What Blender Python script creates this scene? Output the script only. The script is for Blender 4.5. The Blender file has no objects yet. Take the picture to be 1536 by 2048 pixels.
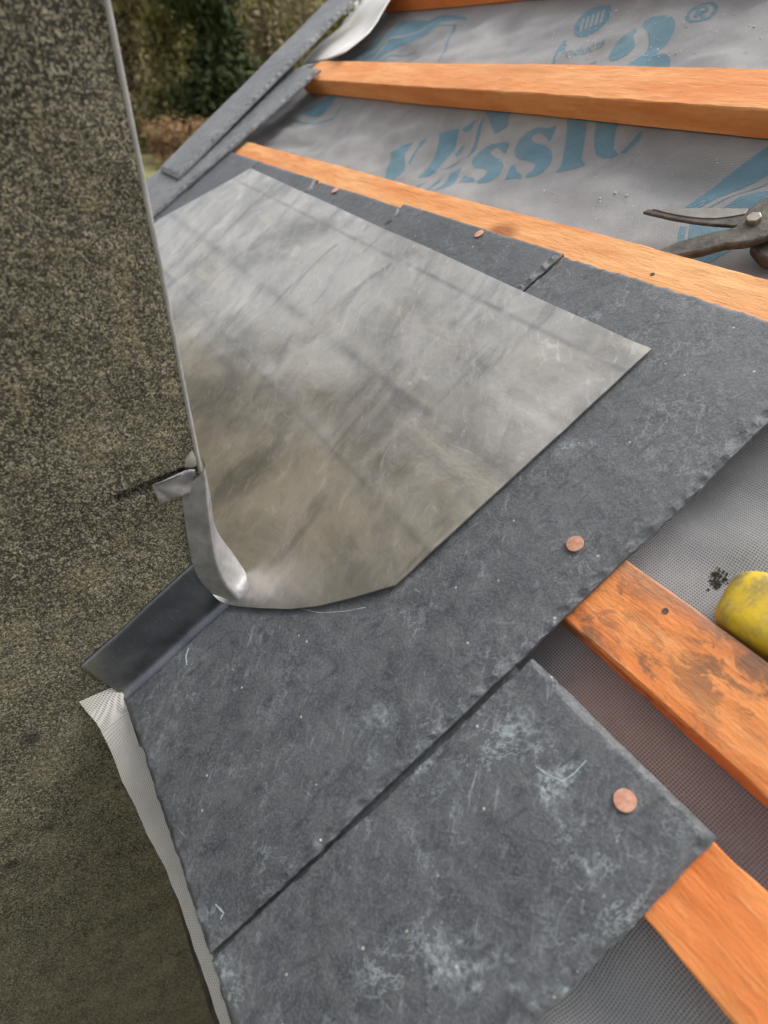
import bpy, bmesh, math, random
from mathutils import Matrix, Vector, noise
random.seed(7)
S = bpy.context.scene
COL = S.collection

# ------------------------------------------------------------------ camera
PITCH = math.radians(31.95)
cP, sP = math.cos(PITCH), math.sin(PITCH)
# roof frame: u along the battens (+ towards the viewer), v up the slope, w off the roof; w = 0 is the membrane
MR3 = Matrix(((1, 0, 0), (0, cP, -sP), (0, sP, cP)))
MR = MR3.to_4x4()
RC = ((0.53318452, 0.73073762, -0.42630598), (0.521783, -0.68069632, -0.51419357), (-0.6659255, 0.05172084, -0.74422321))
FPX = 1169.11
CAM = Vector((0, 0, 0.358))                     # camera in the roof frame, metres
cam = bpy.data.cameras.new('camera'); camo = bpy.data.objects.new('camera', cam); COL.objects.link(camo)
right, down, fwd = (Vector(r) for r in RC)
m = Matrix((right, -down, -fwd)).transposed()
camo.matrix_world = Matrix.Translation(MR3 @ CAM) @ (MR3 @ m).to_4x4()
cam.sensor_fit = 'HORIZONTAL'; cam.sensor_width = 36; cam.lens = 36 * FPX / 1536
cam.clip_start = 0.01; cam.clip_end = 1500
cam.dof.use_dof = True; cam.dof.focus_distance = 0.44; cam.dof.aperture_fstop = 9
S.camera = camo

# ------------------------------------------------------------------ world, sun, exposure
SUN_EL, SUN_AZ = math.radians(54), math.radians(6)      # azimuth measured from +Y towards +X
W = bpy.data.worlds.new('World'); S.world = W; W.use_nodes = True
nt = W.node_tree; nt.nodes.clear()
sky = nt.nodes.new('ShaderNodeTexSky'); sky.sky_type = 'NISHITA'; sky.sun_disc = False
sky.sun_elevation = SUN_EL; sky.sun_rotation = SUN_AZ; sky.air_density = 1.0; sky.dust_density = 4.0; sky.ozone_density = 1.0
hs = nt.nodes.new('ShaderNodeHueSaturation'); hs.inputs['Saturation'].default_value = 0.22     # overcast: the blue is veiled
bg = nt.nodes.new('ShaderNodeBackground'); bg.inputs[1].default_value = 0.13
wo = nt.nodes.new('ShaderNodeOutputWorld')
nt.links.new(sky.outputs[0], hs.inputs['Color']); nt.links.new(hs.outputs[0], bg.inputs[0]); nt.links.new(bg.outputs[0], wo.inputs[0])
sl = bpy.data.lights.new('sun', 'SUN'); sl.energy = 1.3; sl.angle = math.radians(35); sl.color = (1, 0.96, 0.9)
so = bpy.data.objects.new('sun', sl); COL.objects.link(so)
d = Vector((math.sin(SUN_AZ) * math.cos(SUN_EL), math.cos(SUN_AZ) * math.cos(SUN_EL), math.sin(SUN_EL)))
so.rotation_euler = d.to_track_quat('Z', 'Y').to_euler(); so.location = (0, 0, 20)
S.view_settings.view_transform = 'Standard'; S.view_settings.look = 'None'
S.view_settings.exposure = 1.12; S.view_settings.gamma = 1.0; S.view_settings.use_curve_mapping = False

# ------------------------------------------------------------------ helpers
def ray(px, py):
    x, y, z = px - 768, py - 1024, FPX
    return Vector((RC[0][0]*x + RC[1][0]*y + RC[2][0]*z, RC[0][1]*x + RC[1][1]*y + RC[2][1]*z, RC[0][2]*x + RC[1][2]*y + RC[2][2]*z))
def onw(px, py, w):
    r = ray(px, py); return CAM + r * ((w - CAM.z) / r.z)
def onu(px, py, u):
    r = ray(px, py); return CAM + r * (u / r.x)
def N(x, y, z=0.0): return noise.noise(Vector((x, y, z)))
def fbm(x, y, z=0.0, o=4):
    a, s, f = 0.0, 1.0, 1.0
    for _ in range(o):
        a += s * noise.noise(Vector((x*f, y*f, z + 7.3*f))); s *= 0.5; f *= 2.03
    return a
def sstep(a, b, x):
    t = min(1, max(0, (x - a) / (b - a))); return t*t*(3 - 2*t)

def mesh(name, vs, fs, mat, smooth=True):
    me = bpy.data.meshes.new(name); me.from_pydata([tuple(v) for v in vs], [], fs); me.update()
    if smooth: me.polygons.foreach_set('use_smooth', [True]*len(me.polygons))
    if mat: me.materials.append(mat)
    return me
def tag(o, label=None, cat=None, group=None, kind=None):
    for k, v in (('label', label), ('category', cat), ('group', group), ('kind', kind)):
        if v: o[k] = v
    return o
def obj(name, me, origin=(0, 0, 0), parent=None, roof=True):
    """vertices are given in the roof frame (or world when roof=False); the object's origin is moved to `origin`"""
    o = bpy.data.objects.new(name, me); COL.objects.link(o)
    org = Vector(origin)
    if me: me.transform(Matrix.Translation(-org))
    if parent:
        o.parent = parent; o.location = org - Vector(parent['_org'])
    else:
        o.matrix_world = (MR @ Matrix.Translation(org)) if roof else Matrix.Translation(org)
    o['_org'] = tuple(org)
    return o
def mk(name, vs, fs, mat, origin=(0, 0, 0), parent=None, roof=True, smooth=True):
    return obj(name, mesh(name, vs, fs, mat, smooth), origin, parent, roof)
def empty(name, origin=(0, 0, 0), roof=True):
    return obj(name, None, origin, None, roof)
def bm_obj(name, bm, mat, origin=(0, 0, 0), parent=None, roof=True, smooth=False):
    bmesh.ops.recalc_face_normals(bm, faces=bm.faces[:])
    me = bpy.data.meshes.new(name); bm.to_mesh(me); bm.free()
    if smooth: me.polygons.foreach_set('use_smooth', [True]*len(me.polygons))
    if mat: me.materials.append(mat)
    return obj(name, me, origin, parent, roof)
def prism(bm, poly, a, b):
    """poly: list of 3-d points; extruded from +a to +b (vectors)"""
    A = [bm.verts.new(Vector(p) + Vector(a)) for p in poly]; B = [bm.verts.new(Vector(p) + Vector(b)) for p in poly]
    bm.faces.new(A); bm.faces.new(B[::-1]); n = len(poly)
    for i in range(n): bm.faces.new((A[i], B[i], B[(i+1) % n], A[(i+1) % n]))
def bevel(bm, w, seg=2):
    bmesh.ops.bevel(bm, geom=bm.edges[:], offset=w, segments=seg, profile=0.5, affect='EDGES', clamp_overlap=True)
def grid_faces(nx, ny, off=0):
    return [(off + j*nx + i, off + j*nx + i + 1, off + (j+1)*nx + i + 1, off + (j+1)*nx + i) for j in range(ny-1) for i in range(nx-1)]

# ------------------------------------------------------------------ material helpers
class M:
    def __init__(s, name):
        s.m = bpy.data.materials.new(name); s.m.use_nodes = True; s.t = s.m.node_tree; s.n = s.t.nodes; s.l = s.t.links
        s.b = s.n['Principled BSDF']; s.tc = s.n.new('ShaderNodeTexCoord')
    def lk(s, a, b): s.l.new(a, b)
    def map(s, scale=(1, 1, 1), loc=(0, 0, 0), rot=(0, 0, 0), src=None):
        n = s.n.new('ShaderNodeMapping'); n.inputs['Scale'].default_value = scale; n.inputs['Location'].default_value = loc; n.inputs['Rotation'].default_value = rot
        s.lk(src or s.tc.outputs['Object'], n.inputs[0]); return n.outputs[0]
    def grain(s, rot, scale, loc=(0, 0, 0)):               # turn first, then stretch
        return s.map(scale=scale, src=s.map(rot=(0, 0, rot), loc=loc))
    def noise(s, vec, scale, detail=4, rough=0.55, dist=0.0):
        n = s.n.new('ShaderNodeTexNoise'); n.inputs['Scale'].default_value = scale; n.inputs['Detail'].default_value = detail
        n.inputs['Roughness'].default_value = rough; n.inputs['Distortion'].default_value = dist; s.lk(vec, n.inputs['Vector']); return n.outputs[0]
    def voro(s, vec, scale, feat='F1', out='Distance', rnd=1.0):
        n = s.n.new('ShaderNodeTexVoronoi'); n.feature = feat; n.inputs['Scale'].default_value = scale; n.inputs['Randomness'].default_value = rnd
        s.lk(vec, n.inputs['Vector']); return n.outputs[out]
    def ramp(s, fac, *stops):
        n = s.n.new('ShaderNodeValToRGB'); e = n.color_ramp.elements
        while len(e) < len(stops): e.new(0.5)
        for k, (p, c) in enumerate(stops):
            e[k].position = p; e[k].color = (c, c, c, 1) if not isinstance(c, tuple) else (*c, 1)
        s.lk(fac, n.inputs[0]); return n.outputs[0]
    def mix(s, fac, a, b, mode='MIX'):
        n = s.n.new('ShaderNodeMix'); n.data_type = 'RGBA'; n.blend_type = mode
        for sock, v in ((n.inputs[0], fac), (n.inputs[6], a), (n.inputs[7], b)):
            if hasattr(v, 'is_output'): s.lk(v, sock)
            elif isinstance(v, tuple): sock.default_value = (*v, 1)
            else: sock.default_value = v
        return n.outputs[2]
    def math(s, op, a, b=None, c=None):
        n = s.n.new('ShaderNodeMath'); n.operation = op
        for k, v in enumerate((a, b, c)):
            if v is None: continue
            if hasattr(v, 'is_output'): s.lk(v, n.inputs[k])
            else: n.inputs[k].default_value = v
        return n.outputs[0]
    def sep(s, vec=None):
        n = s.n.new('ShaderNodeSeparateXYZ'); s.lk(vec or s.tc.outputs['Object'], n.inputs[0]); return n.outputs
    def bump(s, h, dist, strength=1.0, prev=None):
        n = s.n.new('ShaderNodeBump'); n.inputs['Distance'].default_value = dist; n.inputs['Strength'].default_value = strength
        s.lk(h, n.inputs['Height'])
        if prev: s.lk(prev, n.inputs['Normal'])
        return n.outputs[0]
    def out(s, col, rough=0.6, metal=0.0, normal=None, spec=None):
        for sock, v in ((s.b.inputs['Base Color'], col), (s.b.inputs['Roughness'], rough), (s.b.inputs['Metallic'], metal)):
            if hasattr(v, 'is_output'): s.lk(v, sock)
            elif isinstance(v, tuple): sock.default_value = (*v, 1)
            else: sock.default_value = v
        if normal: s.lk(normal, s.b.inputs['Normal'])
        if spec is not None: s.b.inputs['Specular IOR Level'].default_value = spec
        return s.m

def mat_slate(name, seed=0.0, chalk=0.5, pale=1.0):
    q = M(name); v = q.map(loc=(seed, seed*1.7, 0))
    big = q.noise(v, 9, 5, 0.6); mid = q.noise(v, 60, 5, 0.65, 0.6); fine = q.noise(v, 640, 6, 0.8)
    c = q.mix(q.ramp(big, (0.35, 0.0), (0.65, 1.0)), (0.030, 0.034, 0.040), (0.070, 0.075, 0.083))
    c = q.mix(q.ramp(mid, (0.4, 0.0), (0.62, 0.55)), c, (0.100, 0.106, 0.113))
    c = q.mix(q.ramp(fine, (0.46, 0.0), (0.66, 0.8)), c, (0.150, 0.158, 0.166))
    # veins of pale split slate
    vv = q.noise(q.map(scale=(1, 0.7, 1), rot=(0, 0, 0.6), loc=(seed, 3, 0)), 34, 7, 0.68, 0.35)
    vein = q.ramp(q.math('ABSOLUTE', q.math('SUBTRACT', vv, 0.5)), (0.0, 1.0), (0.012, 0.0))
    vein = q.math('MULTIPLY', vein, q.ramp(q.noise(v, 14, 3), (0.45, 0.0), (0.6, chalk)))
    c = q.mix(vein, c, (0.27, 0.30, 0.31))
    ws = q.noise(q.grain(-0.7, (1, 0.22, 1), (seed, 1, 0)), 330, 5, 0.7, 0.3)
    c = q.mix(q.math('MULTIPLY', q.ramp(ws, (0.56, 0.0), (0.70, 0.9)), q.ramp(q.noise(v, 30, 4), (0.42, 0.1), (0.62, 0.55 + 0.4*chalk))), c, (0.24, 0.26, 0.275))
    dk = q.noise(q.map(scale=(1, 0.4, 1), rot=(0, 0, 0.5), loc=(seed, 9, 0)), 140, 5, 0.65, 0.6)
    c = q.mix(q.ramp(dk, (0.32, 0.7), (0.44, 0.0)), c, (0.030, 0.034, 0.042))
    for k, (rt, lo) in enumerate(((0.25, 3.0), (-0.75, 7.0), (1.3, 11.0))):                       # short scratches
        st = q.noise(q.grain(rt, (1, 0.09, 1), (seed + lo, lo, 0)), 420, 2, 0.5, 0.4)
        c = q.mix(q.math('MULTIPLY', q.ramp(st, (0.70, 0.0), (0.75, 0.8)), q.ramp(q.noise(q.map(loc=(lo, seed, 0)), 24, 4), (0.56, 0.0), (0.68, 0.7))), c, (0.36, 0.39, 0.40))
    # chalky scuffs
    sc = q.math('MULTIPLY', q.ramp(q.noise(v, 22, 6, 0.6, 0.4), (0.60, 0.0), (0.70, 1.0)), q.ramp(q.noise(v, 260, 4, 0.7), (0.42, 0.0), (0.6, 1.0)))
    c = q.mix(q.math('MULTIPLY', sc, chalk), c, (0.36, 0.41, 0.43))
    # saw-dust specks
    vo = q.n.new('ShaderNodeTexVoronoi'); vo.inputs['Scale'].default_value = 120; q.lk(v, vo.inputs['Vector'])
    sp = q.math('MULTIPLY', q.ramp(vo.outputs['Distance'], (0.06, 1.0), (0.12, 0.0)), q.ramp(q.sep(vo.outputs['Color'])[0], (0.80, 0.0), (0.82, 1.0)))
    c = q.mix(sp, c, (0.42, 0.41, 0.33))
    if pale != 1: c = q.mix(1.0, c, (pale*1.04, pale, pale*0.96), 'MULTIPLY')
    lay = q.noise(q.grain(0.55 + 0.13*(seed % 3), (1, 0.38, 1), (seed*2, 0, 0)), 110, 8, 0.62, 0.5)
    tr = q.math('SNAP', q.noise(q.map(scale=(1, 1.3, 1), rot=(0, 0, 0.7), loc=(seed*2, 5, 0)), 26, 7, 0.6, 0.4), 0.045)
    n0 = q.bump(tr, 0.0035, 0.7); n1 = q.bump(lay, 0.0012, 0.8, n0); n3 = q.bump(fine, 0.0006, 0.8, n1)
    return q.out(c, q.ramp(mid, (0.3, 0.36), (0.7, 0.62)), 0.0, n3, 0.55)

def mat_lead(name, dark=False):
    q = M(name); v = q.map()
    if dark:
        c = q.mix(q.ramp(q.noise(v, 30, 4), (0.4, 0.0), (0.65, 1.0)), (0.11, 0.117, 0.133), (0.18, 0.185, 0.20))
        c = q.mix(q.ramp(q.noise(v, 700, 2), (0.66, 0.0), (0.72, 0.6)), c, (0.4, 0.4, 0.4))
        return q.out(c, q.ramp(q.noise(v, 60, 3), (0.3, 0.28), (0.7, 0.40)), 0.75, q.bump(q.noise(v, 40, 3), 0.0008, 0.5))
    smear = q.noise(q.grain(-0.25, (1.0, 0.30, 1)), 26, 6, 0.6, 0.7)      # rubbed across the sheet
    band = q.noise(q.map(scale=(0.22, 1.0, 1), rot=(0, 0, 0.04), loc=(1, 2, 0)), 22, 5, 0.6, 0.5)
    cloud = q.noise(v, 8, 7, 0.62, 0.5)
    c = q.mix(q.ramp(cloud, (0.34, 0.0), (0.66, 1.0)), (0.29, 0.278, 0.258), (0.63, 0.595, 0.54))
    c = q.mix(q.ramp(band, (0.52, 0.0), (0.68, 0.6)), c, (0.64, 0.58, 0.48))              # straw coloured bloom
    c = q.mix(q.ramp(smear, (0.32, 0.65), (0.47, 0.0)), c, (0.20, 0.195, 0.19))            # dark rubbed streaks
    c = q.mix(q.ramp(smear, (0.56, 0.0), (0.76, 0.4)), c, (0.72, 0.70, 0.66))
    # white chalk rubs and curved scratches
    dr = q.noise(q.grain(0.7, (0.5, 1.6, 1), (3, 1, 0)), 95, 6, 0.7, 0.8)
    c = q.mix(q.ramp(dr, (0.55, 0.0), (0.75, 0.45)), c, (0.70, 0.69, 0.67)); c = q.mix(q.ramp(dr, (0.27, 0.4), (0.42, 0.0)), c, (0.25, 0.245, 0.24))
    rub = q.noise(q.grain(0.9, (1, 2.2, 1)), 26, 8, 0.68, 1.2)
    c = q.mix(q.ramp(rub, (0.58, 0.0), (0.76, 0.55)), c, (0.82, 0.80, 0.77))
    for k, (rt, fr) in enumerate(((0.5, 200), (-0.8, 260), (1.4, 170))):
        st = q.noise(q.grain(rt, (1, 0.06, 1), (k*3.1, k, 0)), fr*1.5, 2, 0.5, 0.5)
        c = q.mix(q.math('MULTIPLY', q.ramp(st, (0.69, 0.0), (0.74, 0.6)), q.ramp(q.noise(q.map(loc=(9, k*5, 0)), 13, 4), (0.55, 0.0), (0.66, 0.5))), c, (0.82, 0.81, 0.80))
    # set-out lines rolled and scribed along the sheet
    x, y, z = q.sep(); 
    for pos, wd, amt in ((0.155, 0.0012, 0.6), (0.045, 0.010, 0.5), (-0.03, 0.005, 0.35)):
        yy = q.math('ADD', q.math('SUBTRACT', y, pos), q.math('MULTIPLY', x, 0.035))
        ln = q.ramp(q.math('ABSOLUTE', yy), (0.0, 1.0), (wd, 0.0))
        ln = q.math('MULTIPLY', ln, q.ramp(q.noise(v, 18, 3), (0.4, 0.1), (0.6, amt)))
        c = q.mix(ln, c, (0.16, 0.16, 0.165))
    fs = q.noise(q.map(scale=(1, 9, 1), rot=(0, 0, 1.1)), 120, 4, 0.6)
    rg = q.mix(0.5, q.ramp(cloud, (0.3, 0.40), (0.7, 0.26)), q.ramp(rub, (0.4, 0.28), (0.7, 0.52)))
    rg2 = q.sep(rg)[0]
    n1 = q.bump(q.noise(v, 22, 4, 0.55, 0.3), 0.0016, 0.6); n2 = q.bump(fs, 0.00012, 0.6, n1)
    n3 = q.bump(q.noise(v, 900, 3), 0.00012, 0.6, n2)
    return q.out(c, rg2, 0.9, n3)

def mat_wood(name, seed=0.0, stain=0.0, tint=(0.66, 0.24, 0.075), pale=(0.77, 0.385, 0.16)):
    q = M(name); L = (seed, seed*0.37, seed*0.9)
    g = q.noise(q.map(scale=(0.16, 1, 1), loc=L), 260, 7, 0.7, 0.35)
    g2 = q.noise(q.map(scale=(0.16, 1, 1), loc=L), 42, 5, 0.6, 0.4)
    c = q.mix(q.ramp(g2, (0.35, 0.0), (0.68, 1.0)), tint, pale)
    c = q.mix(q.ramp(g, (0.30, 0.45), (0.46, 0.0)), c, (0.46, 0.16, 0.05))
    c = q.mix(q.ramp(g, (0.56, 0.0), (0.74, 0.45)), c, (0.82, 0.54, 0.30))
    # growth rings on the sides
    c = q.mix(q.ramp(q.noise(q.map(scale=(0.2, 1, 1), loc=L), 16, 4, 0.6), (0.55, 0.0), (0.72, 0.5)), c, (0.50, 0.16, 0.05))
    # knots
    vo = q.n.new('ShaderNodeTexVoronoi'); vo.inputs['Scale'].default_value = 5.0; q.lk(q.map(scale=(1, 1.6, 1.6), loc=L), vo.inputs['Vector'])
    kn = q.math('MULTIPLY', q.ramp(vo.outputs['Distance'], (0.05, 1.0), (0.12, 0.0)), q.ramp(q.sep(vo.outputs['Color'])[1], (0.45, 0.0), (0.5, 1.0)))
    c = q.mix(q.math('MULTIPLY', kn, 0.8), c, (0.30, 0.095, 0.03))
    if stain:
        st = q.noise(q.map(scale=(0.7, 1, 1), loc=(seed+2, 1, 0)), 62, 8, 0.72, 0.5)
        pos = q.noise(q.map(loc=(seed*2, 4, 0)), 9, 2)
        f = q.math('MULTIPLY', q.ramp(st, (0.47, 0.0), (0.55, 0.9)), q.ramp(pos, (0.36, 0.0), (0.50, 1.0)))
        c = q.mix(q.math('MULTIPLY', f, stain), c, (0.07, 0.058, 0.05))
        ar = q.ramp(q.sep()[1], (0.013, 0.0), (0.026, 1.0))                      # grey weathered upper arris
        ar = q.math('MULTIPLY', ar, q.ramp(q.noise(q.map(scale=(0.4, 1, 1), loc=L), 40, 4), (0.38, 0.0), (0.55, 0.85)))
        c = q.mix(q.math('MULTIPLY', ar, stain), c, (0.22, 0.20, 0.17))
    fib = q.noise(q.map(scale=(0.35, 1, 1), loc=L), 620, 5, 0.75)
    n1 = q.bump(g, 0.0011, 0.9); n2 = q.bump(fib, 0.0006, 0.8, n1)
    return q.out(c, 0.72, 0.0, n2, 0.25)

PITCHW = 0.0016                                          # weave of the breather membrane
def weave(q):
    x, y, z = q.sep(); x = q.math('ADD', x, z)
    k = 2*math.pi / PITCHW
    wob = q.math('MULTIPLY', q.noise(q.map(), 120, 2), 1.6)
    a = q.math('SINE', q.math('ADD', q.math('MULTIPLY', x, k), wob)); b = q.math('SINE', q.math('ADD', q.math('MULTIPLY', y, k), wob))
    a = q.math('MULTIPLY_ADD', a, 0.5, 0.5); b = q.math('MULTIPLY_ADD', b, 0.5, 0.5)
    return q.math('MULTIPLY', a, b)                      # 1 in the pits between threads
def mat_felt(name, base, hole, pale):
    q = M(name); h = weave(q); v = q.map()
    c = q.mix(q.ramp(q.noise(v, 7, 5, 0.6, 0.6), (0.38, 0.0), (0.66, 1.0)), base, pale)
    c = q.mix(q.ramp(q.noise(v, 60, 4, 0.65), (0.56, 0.0), (0.78, 0.35)), c, tuple(0.62*i for i in base))
    c = q.mix(q.math('MULTIPLY', q.ramp(h, (0.22, 0.0), (0.60, 1.0)), q.ramp(q.noise(v, 26, 3), (0.35, 0.6), (0.65, 1.0))), c, hole)
    c = q.mix(q.ramp(q.noise(v, 800, 2), (0.62, 0.0), (0.74, 0.35)), c, (0.6, 0.58, 0.55))
    n1 = q.bump(q.noise(v, 9, 4), 0.006, 0.5); n2 = q.bump(h, -0.0004, 0.8, n1)
    return q.out(c, 0.62, 0.0, n2, 0.4)

def mat_chimney():
    q = M('chimney_render'); v = q.map()
    wv = q.n.new('ShaderNodeVectorMath'); wv.operation = 'MULTIPLY_ADD'
    nz = q.n.new('ShaderNodeTexNoise'); nz.inputs['Scale'].default_value = 420; q.lk(v, nz.inputs['Vector'])
    q.lk(nz.outputs[1], wv.inputs[0]); wv.inputs[1].default_value = (0.0014,)*3; q.lk(v, wv.inputs[2]); v2 = wv.outputs[0]
    vo = q.n.new('ShaderNodeTexVoronoi'); vo.inputs['Scale'].default_value = 1000; q.lk(v2, vo.inputs['Vector'])
    grain = q.sep(vo.outputs['Color'])[0]; g2 = q.noise(v, 560, 5, 0.85); big = q.noise(v, 4, 8, 0.72, 0.6); md = q.noise(v, 22, 7, 0.74, 0.4)
    c = q.mix(q.ramp(big, (0.35, 0.0), (0.65, 1.0)), (0.058, 0.053, 0.041), (0.210, 0.190, 0.140))
    c = q.mix(q.ramp(md, (0.36, 0.7), (0.50, 0.0)), c, (0.058, 0.054, 0.046))
    c = q.mix(q.ramp(md, (0.53, 0.0), (0.68, 0.7)), c, (0.30, 0.25, 0.14))                       # ochre lichen
    tone = q.mix(0.5, grain, g2); tone = q.sep(tone)[0]
    c = q.mix(q.ramp(tone, (0.50, 0.0), (0.74, 0.75)), c, (0.46, 0.42, 0.295))                      # pale sand grains
    c = q.mix(q.ramp(tone, (0.27, 0.75), (0.44, 0.0)), c, (0.026, 0.024, 0.018))
    vs_ = q.n.new('ShaderNodeTexVoronoi'); vs_.inputs['Scale'].default_value = 110; q.lk(v2, vs_.inputs['Vector'])
    sp = q.math('MULTIPLY', q.ramp(vs_.outputs['Distance'], (0.06, 1.0), (0.15, 0.0)), q.ramp(q.sep(vs_.outputs['Color'])[0], (0.955, 0.0), (0.965, 1.0)))
    c = q.mix(sp, c, (0.55, 0.53, 0.45))
    vo2 = q.n.new('ShaderNodeTexVoronoi'); vo2.inputs['Scale'].default_value = 20; q.lk(v2, vo2.inputs['Vector'])
    sp2 = q.math('MULTIPLY', q.ramp(vo2.outputs['Distance'], (0.06, 1.0), (0.20, 0.0)), q.ramp(q.sep(vo2.outputs['Color'])[0], (0.80, 0.0), (0.82, 1.0)))
    c = q.mix(q.math('MULTIPLY', sp2, 0.75), c, (0.018, 0.017, 0.018))                              # black lichen dots
    n1 = q.bump(q.math('SUBTRACT', 1.0, vo.outputs['Distance']), 0.0005, 1.0); n3 = q.bump(g2, 0.0013, 1.0, n1)
    return q.out(c, 0.9, 0.0, n3, 0.2)

def mat_plain(name, c1, c2, scale=40, rough=0.6, metal=0.0, bump=0.0004, bs=200):
    q = M(name); v = q.map()
    c = q.mix(q.ramp(q.noise(v, scale, 5, 0.6), (0.36, 0.0), (0.66, 1.0)), c1, c2)
    return q.out(c, rough, metal, q.bump(q.noise(v, bs, 4, 0.65), bump, 0.8))

MAT = dict(
    lead=mat_lead('lead_sheet'), dressed=mat_plain('dressed_lead_dark_reflection', (0.19, 0.19, 0.195), (0.30, 0.295, 0.295), 60, 0.60, 0.65, 0.0008, 90), soaker=mat_lead('dark_lead', True), chimney=mat_chimney(),  # dressed: lead coloured darker, painting in the dark surroundings it would mirror
    felt=mat_felt('membrane', (0.250, 0.254, 0.258), (0.042, 0.046, 0.050), (0.385, 0.382, 0.378)),
    eave=mat_felt('eaves_membrane', (0.50, 0.475, 0.44), (0.24, 0.225, 0.21), (0.60, 0.575, 0.54)),
    print=mat_felt('blue_print', (0.085, 0.190, 0.25), (0.03, 0.065, 0.085), (0.16, 0.275, 0.335)),
    grey=mat_felt('unprinted_membrane', (0.31, 0.285, 0.27), (0.07, 0.065, 0.06), (0.40, 0.37, 0.35)),
    bead=mat_plain('corner_bead', (0.20, 0.195, 0.185), (0.32, 0.31, 0.30), 30, 0.6),
    copper=mat_plain('copper', (0.62, 0.29, 0.19), (0.78, 0.44, 0.32), 420, 0.48, 0.5, 0.0002, 500),
    steel=mat_plain('worn_steel', (0.055, 0.048, 0.040), (0.13, 0.115, 0.095), 90, 0.5, 0.6, 0.0006, 260),
    blade=mat_plain('ground_steel', (0.20, 0.19, 0.17), (0.28, 0.265, 0.24), 60, 0.42, 0.65, 0.0002, 500),
    bolt=mat_plain('bolt_steel', (0.24, 0.21, 0.165), (0.36, 0.33, 0.27), 160, 0.4, 0.7, 0.0003, 500),
    white=mat_plain('white_plastic', (0.52, 0.50, 0.46), (0.70, 0.69, 0.68), 16, 0.7, 0.0, 0.0006, 60),
    crumb=mat_plain('mortar_crumbs', (0.45, 0.42, 0.36), (0.75, 0.72, 0.64), 300, 0.9),
    fascia=mat_plain('old_fascia', (0.035, 0.026, 0.018), (0.09, 0.07, 0.04), 60, 0.8, 0.0, 0.001, 180),
    brick=mat_plain('house_masonry', (0.13, 0.10, 0.08), (0.22, 0.17, 0.13), 12, 0.9, 0.0, 0.003, 60),
    cut=mat_plain('fresh_cut_mortar', (0.30, 0.23, 0.12), (0.46, 0.36, 0.20), 200, 0.9, 0.0, 0.0008, 500),
    chalk=mat_plain('chalk', (0.26, 0.31, 0.32), (0.42, 0.48, 0.49), 300, 0.9),
    mortar=mat_plain('grey_mortar', (0.20, 0.19, 0.165), (0.30, 0.285, 0.25), 90, 0.9, 0.0, 0.0008, 400),
)
def mat_yellow():
    q = M('yellow_plastic'); v = q.map()
    c = q.mix(q.ramp(q.noise(v, 20, 4), (0.35, 0.0), (0.65, 1.0)), (0.60, 0.40, 0.02), (0.72, 0.53, 0.03))
    d = q.math('MULTIPLY', q.ramp(q.noise(q.map(scale=(1, 0.5, 1)), 110, 6, 0.7), (0.46, 0.0), (0.62, 0.8)), q.ramp(q.noise(v, 40, 5, 0.7), (0.38, 0.15), (0.56, 1.0)))
    c = q.mix(d, c, (0.19, 0.16, 0.10))
    return q.out(c, 0.42, 0.0, q.bump(q.noise(v, 300, 4), 0.0004, 0.6))
MAT['yellow'] = mat_yellow()

# ------------------------------------------------------------------ ground, house, chimney
GZ = -5.4
q = M('rough_grass'); v = q.map()
gc = q.mix(q.ramp(q.noise(v, 0.14, 5, 0.6), (0.36, 0.0), (0.62, 1.0)), (0.12, 0.13, 0.045), (0.28, 0.25, 0.12))
gc = q.mix(q.ramp(q.noise(v, 1.3, 5, 0.65), (0.5, 0.0), (0.7, 0.7)), gc, (0.16, 0.105, 0.06))
gm = q.out(gc, 0.95, 0.0, q.bump(q.noise(v, 3, 5), 0.25, 0.8), 0.1)
gv, gf, n = [], [], 61
for j in range(n):
    for i in range(n):
        x = -600 + 1200*i/(n-1); y = -600 + 1200*j/(n-1); gv.append((x, y, GZ + (0.0 if abs(x) < 12 and abs(y) < 12 else 0.5*fbm(x*0.03, y*0.03))))
g = mk('ground', gv, grid_faces(n, n), gm, (0, 0, GZ), roof=False); tag(g, 'rough olive grass far below the roof', 'ground', kind='structure')

UC = -0.338                                             # the chimney's face towards the viewer
KC = Vector((UC, -0.1168, 0.0303)); KW = MR3 @ KC        # foot of its upslope corner
def r2w(p): return MR3 @ Vector(p)
house = empty('house', (0, KW.y, GZ), roof=False)
tag(house, 'house walls under the slated roof', 'house')
bm = bmesh.new()
e0 = r2w((0, -0.20, -0.05)); e1 = r2w((0, 2.6, -0.05))
prism(bm, [(0, e0.y, GZ), (0, e1.y, GZ), (0, e1.y, e1.z), (0, e0.y, e0.z)], (-1.30, 0, 0), (2.6, 0, 0))
bm_obj('wall', bm, MAT['brick'], (0, e0.y, GZ), house, roof=False)

chim = empty('chimney', (UC, KW.y, GZ), roof=False)
tag(chim, 'dark lichen-speckled rendered chimney rising past the slates on the left', 'chimney')
bm = bmesh.new()
CW, CD, CT = 0.95, 0.80, 1.0
nx, nz = 2, 2
prism(bm, [(UC - 0.018, KW.y, GZ), (UC - CD, KW.y, GZ), (UC - CD, KW.y - CW, GZ), (UC - 0.018, KW.y - CW, GZ)], (0, 0, 0), (0, 0, CT - GZ))
body = bm_obj('rendered_shaft', bm, MAT['chimney'], (UC, KW.y, KW.z), chim, roof=False)
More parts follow.
